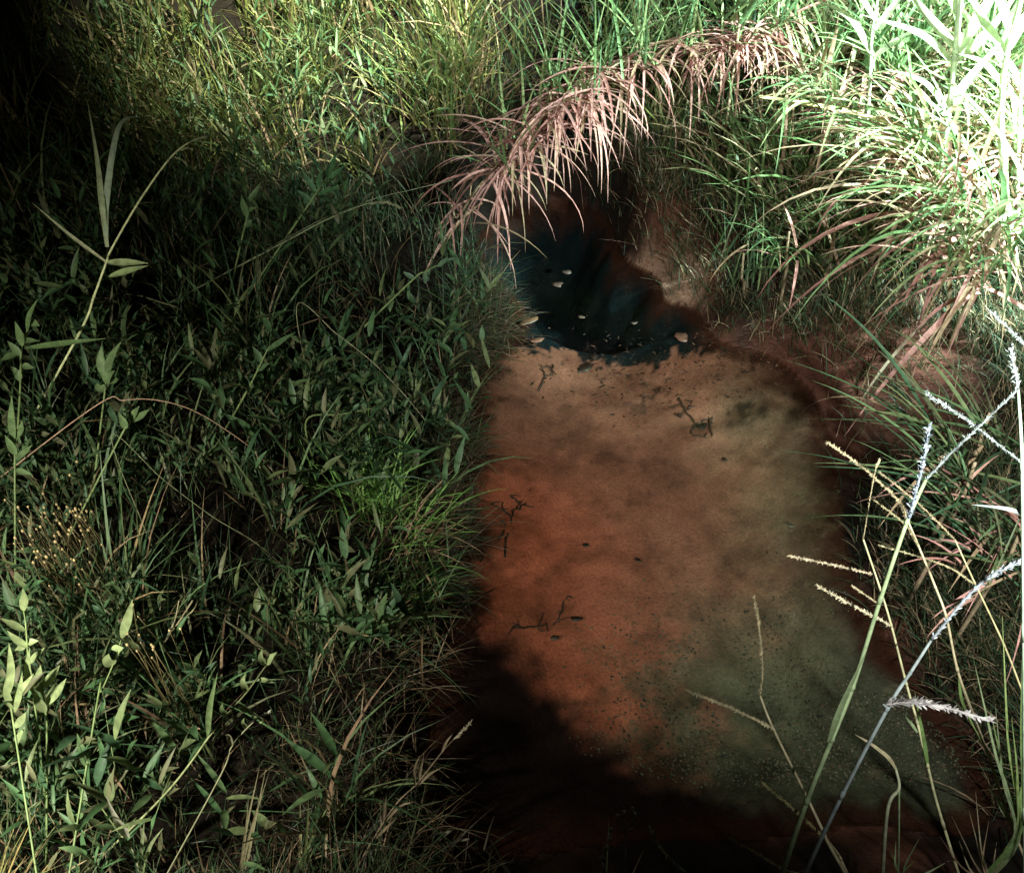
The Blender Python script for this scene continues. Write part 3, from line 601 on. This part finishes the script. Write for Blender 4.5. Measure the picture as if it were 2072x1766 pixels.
shoot('shoot with one long leaf slanting up right at bank centre', [(500, 790), (540, 710), (548, 700)], (1.95, 2.0), [((540, 710), (598, 672)), ((520, 750), (545, 735)), ((530, 735), (510, 700)), ((505, 780), (480, 750))], 18, (.10, .18, .08), 'leafy shoots on the left bank')
shoot('upright shoot with long narrow leaves below the dark upper bank', [(490, 480), (500, 430), (497, 390)], (2.75, 2.85), [((497, 390), (498, 340)), ((500, 410), (528, 368)), ((500, 440), (488, 395)), ((500, 430), (520, 420)), ((495, 460), (510, 445))], 17, (.13, .22, .09), 'leafy shoots on the left bank')
shoot('bright teal green leaf cluster under the upper dark bank', [(620, 420), (650, 375), (660, 360)], (2.95, 3.05), [((660, 360), (680, 312)), ((660, 362), (696, 336)), ((640, 390), (610, 345)), ((640, 395), (690, 375)), ((630, 410), (600, 385)), ((645, 385), (655, 340))], 17, (.10, .22, .10), 'leafy shoots on the left bank')
shoot('leafy runner with a teal tip reaching toward the pool', [(620, 850), (690, 838), (760, 825), (790, 818)], (1.95, 2.05), [((785, 820), (806, 816)), ((760, 825), (772, 838)), ((740, 830), (735, 800)), ((720, 834), (730, 815)), ((700, 838), (712, 850)), ((660, 845), (648, 820))], 15, (.11, .2, .11), 'leafy shoots on the left bank')
shoot('sprig with a forked pale tip leaf beside the spring', [(820, 580), (860, 550), (890, 535)], (2.5, 2.6), [((890, 535), (922, 522)), ((885, 540), (905, 520)), ((870, 548), (868, 566)), ((855, 555), (860, 575)), ((840, 565), (815, 550))], 15, (.13, .22, .13), 'leafy shoots on the left bank')
plant('seed_grass', 'feathery brown seed stalk leaning right over the black water', 'grass plant',
      [(739, 1724), (799, 1629), (844, 1584), (894, 1521), (925, 1488)], (.78, .92), 6, (.22, .17, .11),
      [('spikelet', [(918, 1495), (935, 1478), (952, 1461)], 11, (.5, .44, .32), 'spike'), ('spikelet', [(894, 1521), (903, 1500), (915, 1485)], 6, (.3, .24, .16), 'blade'),
       ('spikelet', [(840, 1590), (838, 1555), (850, 1527)], 6, (.3, .24, .16), 'blade'), ('spikelet', [(845, 1588), (852, 1550), (858, 1520)], 6, (.3, .24, .16), 'blade'),
       ('spikelet', [(848, 1586), (870, 1565), (892, 1553)], 6, (.3, .24, .16), 'blade'), ('spikelet', [(775, 1665), (778, 1630), (782, 1610)], 6, (.26, .2, .13), 'blade'),
       ('spikelet', [(780, 1660), (810, 1630), (835, 1622)], 6, (.26, .2, .13), 'blade'), ('spikelet', [(760, 1695), (785, 1670), (802, 1655)], 6, (.26, .2, .13), 'blade')], joints=False)
tuft_thing('grass_tuft', 'small upright tuft of yellowish spears at the bottom edge, left one', (485, 1800), .74, [(503, 1610), (525, 1549), (545, 1559), (538, 1552), (520, 1640)], 7, [(.3, .27, .16), (.36, .33, .2)])
tuft_thing('grass_tuft', 'fan of yellow green spears at the bottom edge right of the smaller tuft', (612, 1750), .76, [(607, 1619), (624, 1609), (639, 1624), (672, 1614), (645, 1640), (600, 1660)], 8, [(.34, .32, .16), (.22, .26, .1)])
plant('withered_leaf', 'bright white withered leaf curling up from the bottom left', 'leaf', [(285, 1800), (280, 1754), (260, 1694)], (.70, .74), 9, (.5, .52, .34),
      [('blade', [(260, 1696), (248, 1675), (235, 1655), (215, 1611)], 17, (.66, .64, .5), 'leaf'), ('blade', [(284, 1770), (305, 1710), (330, 1674)], 9, SG, 'blade'), ('blade', [(282, 1770), (288, 1700), (292, 1660)], 8, SG, 'blade')], joints=False)
for lab, px, Y in [('short pale straw stub, upper of the two lying level at the dark pool edge', [(878, 1689), (914, 1686)], .74), ('longer pale straw stub, lower of the two lying at the dark pool edge', [(902, 1708), (950, 1701)], .74)]:
    p = [ground_at(*q) for q in px]; zt = max(max(float(q[2]), 0.0) for q in p) + .006; p = [np.array([q[0], q[1], zt]) for q in p]; g = Geo(); tube(g, smooth_path(p, 6), pxr(p[0], 6), pxr(p[0], 5), (.4, .36, .28)); tag(g.build('straw', DRY), lab, 'straw')
plant('slender_grass', 'forked thin stem with an upright straw at the bottom middle', 'grass stem', [(1050, 1800), (1031, 1766), (980, 1718)], (.64, .68), 3, (.2, .18, .14), [('straw', [(980, 1718), (990, 1680), (999, 1652)], 6, (.4, .36, .27), 'twig')], joints=False)

# yellow flower patch and dry bushes at the left edge
def flower_patch():
    b = ground_at(95, 1130); t = thing('yellow_flowers', 'patch of tiny yellow button flowers among dry stems at left', 'flowers', b)
    n = 82
    px = np.concatenate([rng.normal(110, 48, n), rng.normal(300, 30, 14)]); py = np.concatenate([rng.normal(1080, 55, n), rng.normal(1290, 28, 14)])
    for x, y in zip(px, py):
        gs, gf = Geo(), Geo(); Y = ground_at(x, y)[1] - .22; p = at(x, y, Y); z = float(gh(p[0], p[1])); root = np.array([p[0] + rng.normal(0, .03), p[1] + .01, z])
        tube(gs, smooth_path([root, (root + p) / 2 + rng.normal(0, .01, 3), p], 3), .0011, .0007, (.16, .13, .06), ns=4)
        knob(gf, p, rng.uniform(.0018, .0038), np.array([.48, .37, .18]) * rng.uniform(.6, 1.2))
        st = gs.build('flower_stem', STEM, t); h = gf.build('flower_head', STEM); h.data.transform(mathutils.Matrix.Translation(-t.location)); h.parent = st
flower_patch()
def dry_bush(label, px, py, n, L, pal, off=.1):
    b = ground_at(px, py); b[1] -= off; b[2] = gh(b[0], b[1]); t = thing('dry_bush', label, 'grass bush', b)
    g = Geo(); base = b + rng.normal(0, .012, (n, 3)) * [1, 1, .2]; blades(g, base, rng.uniform(0, 6.28, n), rng.uniform(.1, 1.25, n), rng.uniform(0, .9, n), rng.uniform(*L, n), rng.uniform(.002, .004, n), pick(pal, n), 5, 'grass', rng.uniform(-1, 1, n))
    g.build('blades', DRY, t)
YEL = np.array([[.36, .28, .11], [.30, .24, .10], [.24, .24, .09], [.4, .3, .15]])
dry_bush('yellowish bushy dry grass in the lower left corner', 25, 1760, 170, (.10, .24), YEL)
dry_bush('radiating dry tuft beside the yellow button flowers', 22, 1040, 60, (.06, .14), YEL)
dry_bush('small dim tuft with tan tips at the upper left frame edge', 40, 400, 70, (.1, .25), np.concatenate([YEL, GREEN]))

# near pool grass clumps on the left bank
def clump(name, label, b, n, L, wd, pal, az=None, azs=1.2, lean=(.1, 1.0), curl=(.2, 1.2), dryn=0, dryL=None, pal2=PINK, spread=.03, group=None, cat='grass clump', dry_az=None, nstem=0, stem_from=None):
    t = thing(name, label, cat, b, group); b = np.asarray(b, float)
    def go(k, L, lean, curl, pal, az, azs, nm, m, wd):
        g = Geo(); base = b + rng.normal(0, spread, (k, 3)) * [1, 1, .35]
        if nm == 'dry_blades' and stem_from is not None: base = base + (np.asarray(stem_from) - b) * (rng.random((k, 1)) ** 2.6)
        a = rng.uniform(0, 6.28, k) if az is None else rng.normal(az, azs, k)
        blades(g, base, a, rng.uniform(*lean, k), rng.uniform(*curl, k), rng.uniform(*L, k), rng.uniform(*wd, k), pick(pal, k), 9, 'grass', rng.uniform(-.6, .6, k), fold=True); g.build(nm, m, t)
    if n: go(n, L, lean, curl, pal, az, azs, 'green_blades', LEAF, wd)
    if dryn: go(dryn, dryL or L, (.8, 1.9), (.6, 1.9), pal2, dry_az if dry_az is not None else -1.7, 1.15, 'dry_blades', DRY, (wd[0] * 1.1, wd[1] * 1.15))
    if nstem:
        g = Geo()
        z = float(gh(b[0], b[1] + .05))
        if stem_from is not None: sp = [np.asarray(stem_from), (np.asarray(stem_from) + b) / 2 + [0, 0, .03], b, b + [-.02, -.01, .06]]
        else: sp = [np.array([b[0] + .05, b[1] + .08, z - .01]), b + [.02, .03, -.04], b, b + [-.01, 0, .1]]
        tube(g, smooth_path(sp, 5), .006, .004, (.32, .24, .15)); g.build('stem', STEM, t)
    return t
G3 = np.array([[.07, .16, .03], [.10, .20, .045], [.13, .22, .06]])
G3 = np.array([[.16, .34, .08], [.20, .38, .10], [.25, .40, .12]])  # greens brightened in place of torchlight on the pool-edge tussocks
def tussock(lab, px, py, n, L, wd, pal, az, azs, lean, curl, dryn=0):
    p = ground_at(px, py); p[2] += .04
    clump('grass_clump', lab, p, n, L, wd, pal, az, azs, lean, curl, dryn=dryn, pal2=TAN, spread=.05)
tussock('bright green tussock beside the left edge of the pool', 770, 1040, 150, (.12, .26), (.0035, .007), G3, None, 1, (.05, .8), (.2, 1.2))
tussock('straw centred tussock spilling toward the red sand', 820, 1110, 110, (.12, .25), (.0035, .006), np.concatenate([G3, TAN]), -.2, 1.1, (.4, 1.2), (.2, 1.2))
tussock('dark fine tussock below the bright one at the pool edge', 830, 1230, 120, (.10, .22), (.003, .005), np.concatenate([GREEN * 1.3, G3 * .8]), -.4, 1.4, (.3, 1.2), (.2, 1.2), 26)

# right bank: reeds along the ridge
G4 = np.array([[.16, .27, .10], [.21, .31, .12], [.12, .22, .09], [.27, .33, .14]])
RG = 'reed tufts along the bank above the spring'
ridge = [(925, 440, 3.26, 0, 14, 'lowest reed tuft, all withered, at the left end of the row over the spring'),
         (1010, 345, 3.32, 5, 26, 'withered pink reed tuft with a few short spiky leaves, second from the low end'),
         (1062, 290, 3.38, 9, 26, 'reed tuft with a star of stiff tan leaves above its hanging dry ones'),
         (1120, 215, 3.45, 14, 30, 'reed tuft with one long straight leaf pointing far left'),
         (1180, 195, 3.52, 9, 34, 'thickest curtain of hanging pink leaves above the dark spring mouth'),
         (1215, 150, 3.60, 16, 22, 'reed tuft with tall upright leaves reaching the top edge'),
         (1300, 130, 3.66, 16, 30, 'reed tuft with yellow green fan over short dry fringe'),
         (1395, 95, 3.72, 16, 24, 'reed tuft at the top middle with level sideways leaves'),
         (1500, 90, 3.70, 14, 34, 'reed tuft with a long bundle of dry leaves hanging straight down'),
         (1570, 60, 3.74, 16, 12, 'reed tuft right of the hanging bundle, mostly fresh green')]
for k, (x, y, Y, ng, nd, lab) in enumerate(ridge):
    b = at(x, y, Y); nxt = at(*ridge[k + 1][:3]) if k + 1 < len(ridge) else None
    clump('reed', lab, b, int(ng * 1.4), (.22, .58), (.007, .014), G4, None, 1, (.05, .9), (.1, .8), int(nd * 1.8 * (.8 + .4 * (k % 3) / 2)), (.14, .48), PINK, .035, RG, 'reed', -1.9, 1, nxt)
broad = at(1490, 40, 3.6); clump('broad_reed', 'broad leaved teal plant at the top edge above the hanging dry bundle', broad, 16, (.25, .45), (.016, .026), G4, None, 1, (.3, 1.1), (.1, .7), nstem=1, cat='reed')

FT = 'arching grass fountains on the right bank'
def fountain(lab, x, y, Y, n, L, wd, az, azs, pal=G4, nd=0, lean=(.2, .9), curl=(1.0, 2.0)):
    b = at(x, y, Y); gz = float(gh(b[0], b[1])); 
    clump('arching_grass', lab, b, n, L, wd, pal, az, azs, lean, curl, nd, (L[0] * .7, L[1] * .9), PINK, .05, FT, 'grass clump', math.pi + .35, 1)
GT = np.concatenate([G4, TAN * 1.2])
fountain('yellow green fountain of grass drooping in front of the grey shaded bank', 1700, 250, 3.35, 26, (.25, .5), (.009, .019), 3.6, .9, GT, 8)
fountain('small lime green drooping spray hanging over the bank grass', 1680, 215, 3.1, 14, (.25, .5), (.010, .019), 3.9, .6, G4, 4, (.4, 1.0), (1.2, 2.1))
fountain('large arching clump of mixed green and tan leaves at mid right', 1870, 330, 2.95, 56, (.35, .9), (.010, .021), 3.5, .8, GT, 16)
fountain('tan drooping clump at the foot of the white canes', 1900, 440, 2.75, 50, (.35, .85), (.010, .019), 3.6, .8, np.concatenate([TAN * 1.3, G4, PINK]), 20)
fountain('green arching clump by the right frame edge below the canes', 2020, 470, 2.55, 46, (.35, .85), (.010, .021), 3.5, .8, G4, 12)
fountain('lower tan clump sweeping down toward the muddy slope at right', 1980, 550, 2.4, 34, (.35, .8), (.009, .019), 3.7, .7, np.concatenate([TAN * 1.2, GT]), 10)
fountain('tangled leafy clump behind the canes at the right edge', 2060, 330, 3.0, 46, (.3, .6), (.010, .021), 3.3, 1.2, GT, 18)
fountain('dense bright green clump at the top right behind the canes', 1800, 150, 3.5, 50, (.3, .6), (.010, .021), 2.8, 1.6, G4, 16, (.1, 1.0), (.3, 1.4))
fountain('pale green clump filling the top right corner', 2000, 150, 3.3, 50, (.3, .65), (.012, .024), 2.8, 1.8, G4, 10, (.05, 1.0), (.2, 1.2))
fountain('mixed clump between the ridge reeds and the canes', 1640, 150, 3.65, 44, (.25, .5), (.010, .021), 3.4, 1.5, GT, 14, (.1, 1.0), (.4, 1.6))
fountain('small dark green spiky clump beside the clay ledge', 1500, 560, 2.85, 40, (.18, .36), (.004, .008), None, 1, GREEN * 1.3, 0, (.05, .6), (.1, .6))
fountain('small green tuft with a yellow leaf tip on the muddy slope', 1590, 520, 2.75, 16, (.15, .3), (.006, .011), 3.8, .8, G4, 5, (.2, 1.0), (.8, 1.8))
fountain('low spreading blades in the dark at mid right behind the white spikes', 1980, 900, 1.55, 34, (.22, .48), (.006, .012), 3.4, .8, GREEN * 1.4, 4, (.5, 1.2), (.2, .9))
fountain('fan of green blades behind the crossed white spikes', 1950, 1000, 1.40, 36, (.2, .42), (.006, .011), 3.3, .9, GREEN * 1.5, 4, (.4, 1.2), (.2, .9))
fountain('dim tussock low at the right edge below the curled leaf', 2040, 1130, 1.25, 34, (.12, .3), (.004, .008), 3.0, 1.4, GREEN * 1.2, 22, (.2, 1.2), (.2, 1.2))
CANE = 'white lit canes at the top right'
def cane(lab, px, Y, w, leaves):
    t = plant('cane', lab, 'cane', px, Y, w, (.40, .46, .30), [('leaf', l, lw, (.36, .44, .24), 'blade') for l, lw in leaves], CANE)
cane('thickest pale cane rising to the top edge with broad white leaves', [(1947, 486), (1908, 363), (1912, 290), (1919, 223), (1931, 120), (1945, -60), (1950, -200)], (2.80, 2.95), 17,
     [([(1934, 100), (1880, 40), (1800, -60)], 24), ([(1934, 110), (1990, 20), (2040, -60)], 26), ([(1928, 130), (1860, 70), (1740, 30)], 18), ([(1930, 125), (1990, 75), (2065, -20)], 24), ([(1920, 220), (1960, 160), (2050, 60)], 20), ([(1940, 40), (1910, -20), (1870, -90)], 22), ([(1918, 235), (1870, 170), (1790, 140)], 16)])
cane('second pale cane close to the right frame edge', [(2031, 363), (2025, 223), (2036, 112), (2064, 0), (2080, -140)], (2.75, 2.85), 16,
     [([(2036, 112), (1985, 40), (1950, -40)], 22), ([(2040, 100), (2071, 40), (2110, -10)], 22), ([(2030, 180), (1990, 130), (1940, 110)], 16), ([(2045, 80), (2020, 0), (2000, -60)], 20)])
cane('yellow green cane at the extreme right edge behind the second one', [(2058, 363), (2062, 250), (2066, 167), (2085, 20)], (2.9, 2.98), 11, [([(2066, 167), (2030, 120), (1995, 100)], 16), ([(2064, 220), (2040, 190), (2005, 200)], 14)])
cane('slim leafy cane at the top left of the thick canes', [(1760, 150), (1765, 60), (1790, -80)], (3.3, 3.35), 9, [([(1762, 110), (1720, 40), (1650, 0)], 16), ([(1764, 70), (1810, 10), (1850, -40)], 16), ([(1762, 120), (1820, 80), (1860, 60)], 14), ([(1768, 40), (1730, -20), (1700, -50)], 16)])
p = trace([(1534, 196), (1700, 224), (1830, 262), (1915, 314)], 3.15, 2.9); g = Geo(); g = leaf_geo(p, .02, (.5, .44, .2), 'grass'); tag(g.build('fallen_reed', LEAF), 'long straight yellow blade slanting across the right bank to the thick cane', 'reed')
p = trace([(1610, 698), (1660, 696), (1705, 692)], 2.68, 2.7); g = leaf_geo([q + [0, 0, .05] for q in p], .014, (.4, .25, .2), 'leaf'); tag(g.build('withered_reed', DRY), 'single pinkish dry blade lying level on the mud slope right of the pool', 'fallen leaf')
p = trace([(1880, 640), (1790, 740), (1712, 855)], 2.45, 2.25); g = leaf_geo(p, .012, (.28, .22, .15), 'grass'); tag(g.build('fallen_reed', DRY), 'long dim blade hanging down over the right shore of the pool', 'reed')

# ------------------------------------------------------------------ litter in and on the water
def scraps():
    g = Geo(); n = 420
    x = rng.uniform(-.2, 1.3, n * 5); y = np.concatenate([rng.normal(2.66, .10, n * 3), rng.uniform(1.2, 2.7, n * 2)]); d = gd(x, y)
    k = (d < -.01) & ((rng.random(n * 5) < .5) & (y > 2.4) & (x > .3) | (rng.random(n * 5) < .12) | (d > -.08)); x, y = x[k][:n], y[k][:n]; n = len(x)
    b = np.stack([x, y, np.where(rng.random(n) < .3, .002, gh(x, y) + .002)], -1)
    blades(g, b, rng.uniform(0, 6.28, n), rng.uniform(1.4, 1.6, n), rng.uniform(-.2, .2, n), rng.uniform(.006, .026, n), rng.uniform(.003, .009, n),
           np.array([[.03, .022, .015], [.05, .03, .02], [.16, .09, .06], [.02, .02, .015]])[rng.integers(0, 4, n)], 3, 'leaf', rng.uniform(-.5, .5, n))
    o = g.build('leaf_litter', WOOD); o['kind'] = 'stuff'
scraps()
def litter(label, px, py, w, h, rot, col, z=None, name='fallen_leaf', cat='fallen leaf'):
    c = onz(px, py, 0 if z is None else z)
    if z is None: c[2] = .0025
    g = Geo(); dist = (c[1] * math.cos(PITCH) + (CAM_Z - c[2]) * math.sin(PITCH)) / FPX
    n = 18; a = np.linspace(0, 2 * np.pi, n, endpoint=False); rr = (1 + rng.normal(0, .10, n)) * (1 + .14 * np.cos(a * 2 + px) + .10 * np.sin(a * 3 + py)) * .66
    x = np.cos(a) * w * .5 * dist * rr; y = np.sin(a) * h * .5 * dist * 1.45 * rr
    X = x * math.cos(rot) - y * math.sin(rot); Y = x * math.sin(rot) + y * math.cos(rot)
    th = .0012; cup = .0012 * (1 + np.cos(a * 2 + rot)) + rng.uniform(0, .0006, n)
    top = np.stack([c[0] + X, c[1] + Y, c[2] + th + cup], -1); bot = top - [0, 0, th * 1.4]
    V = np.concatenate([top, bot, [[c[0], c[1], c[2] + th]], [[c[0], c[1], c[2] - th]]])
    k = np.arange(n); k2 = (k + 1) % n
    g.add(V, q=np.stack([k, k + n, k2 + n, k2], -1), t=np.concatenate([np.stack([k, k2, np.full(n, 2 * n)], -1), np.stack([k2 + n, k + n, np.full(n, 2 * n + 1)], -1)]), c=col)
    return tag(g.build(name, WOOD), label, cat)
TANL = (.30, .17, .11)
litter('small tan leaf floating upper left on the dark spring water', 1146, 552, 32, 14, .1, (.07, .05, .04))
litter('pale tan leaf floating just below another on the dark spring water', 1128, 577, 36, 17, -.2, (.10, .065, .05))
litter('tiny pale leaf in the centre of the teal water', 1283, 655, 20, 9, .4, (.11, .085, .06))
litter('tiny pale leaf left of centre on the dark water', 1176, 643, 20, 10, -.3, (.11, .08, .055))
litter('largest orange brown leaf at the right side of the teal water', 1378, 683, 46, 30, -.5, (.16, .08, .05))
litter('orange brown leaf lying at the sand rim on the left', 1086, 690, 40, 20, .1, (.24, .12, .075))
litter('yellowish leaf standing by the left shore of the spring', 1068, 650, 58, 30, .6, (.14, .08, .04))
DK = (.024, .018, .012)
def on_bed(px, py): 
    d = ray(px, py); o = np.array([0, 0, CAM_Z]); t = 1.5
    while t < 6:
        p = o + d * t
        if p[2] <= gh(p[0], p[1]): return p
        t += .004
    return p
def sunken(label, px, py, w, h, rot, col=DK): return litter(label, px, py, w, h, rot, col, float(on_bed(px, py)[2]) + .006, 'sunken_leaf', 'sunken leaf')
sunken('large black sunken leaf just below the sand rim', 1180, 745, 70, 26, .5)
sunken('black fleck sunken right beside the rim leaf', 1200, 722, 24, 22, .2)
sunken('small dark leaf alone near the middle of the sand', 1185, 1103, 22, 10, -.4)
sunken('small dark leaf right of the middle one on the sand', 1290, 1133, 20, 9, -.5)
sunken('long dark leaf at the right end of the lower twig group', 1165, 1252, 40, 12, .1)
sunken('oval dark leaf at the lowest spot of the twig group', 1122, 1290, 30, 12, 0, (.05, .035, .025))
sunken('dark scrap in the upper right twig cluster', 1420, 862, 30, 20, .6)
sunken('dark scrap below the upper right twig cluster', 1465, 930, 18, 10, -.8)
sunken('faint grey leaf at the far right of the pool', 1597, 1062, 24, 10, -.6, (.06, .06, .045))
def twig(label, lines, w=5, col=(.055, .036, .024), lift=.002):
    pts0 = on_bed(*lines[0][0]); t = None; g = Geo()
    for l in lines:
        p = [on_bed(q[0] + random.uniform(-3, 3), q[1] + random.uniform(-3, 3)) + [0, 0, lift] for q in l]; pp = smooth_path(p, 5); pp = pp + rng.normal(0, .0022, pp.shape)
        tube(g, pp, pxr(p[0], w), pxr(p[0], w) * .35, col, ns=5)
        for _ in range(3):
            a = pp[rng.integers(0, len(pp))]; e = a + np.append(rng.normal(0, .022, 2), .003); tube(g, smooth_path([a, (a + e) / 2 + rng.normal(0, .002, 3), e], 3), pxr(a, w) * .7, pxr(a, w) * .25, col, ns=4)
    return tag(g.build('sunken_twig', WOOD), label, 'twig')
twig('branched dark twig sunken near the left red shore', [[(1020, 1130), (1022, 1090), (1035, 1050), (1050, 1020), (1072, 992)], [(1035, 1050), (1010, 1030), (990, 1020)], [(1050, 1020), (1030, 1000)], [(1045, 1030), (1068, 1015)], [(1010, 1090), (1022, 1070), (1010, 1050)]], 6, (.03, .022, .012))
twig('long dark twig with upright stubs on the lower sand', [[(1035, 1268), (1075, 1270), (1110, 1258), (1150, 1252)], [(1090, 1268), (1100, 1240)], [(1130, 1256), (1142, 1215), (1160, 1205)], [(1050, 1270), (1040, 1262)]], 6)
twig('twiggy black cluster on the upper right sand', [[(1370, 810), (1390, 830), (1410, 860), (1430, 850), (1445, 855)], [(1410, 860), (1395, 880), (1430, 885)], [(1390, 830), (1400, 812)], [(1430, 850), (1440, 885)], [(1380, 850), (1375, 835)]], 7)
twig('thin black twig on the upper left sand near the rim', [[(1090, 790), (1105, 765), (1120, 762)], [(1105, 765), (1095, 745), (1088, 735)], [(1110, 760), (1116, 742)]], 6)
twig('curved root under water beside the left clay shore', [[(960, 1260), (945, 1230), (930, 1200), (915, 1190)], [(945, 1230), (975, 1205), (1000, 1190)]], 6, (.02, .008, .006))
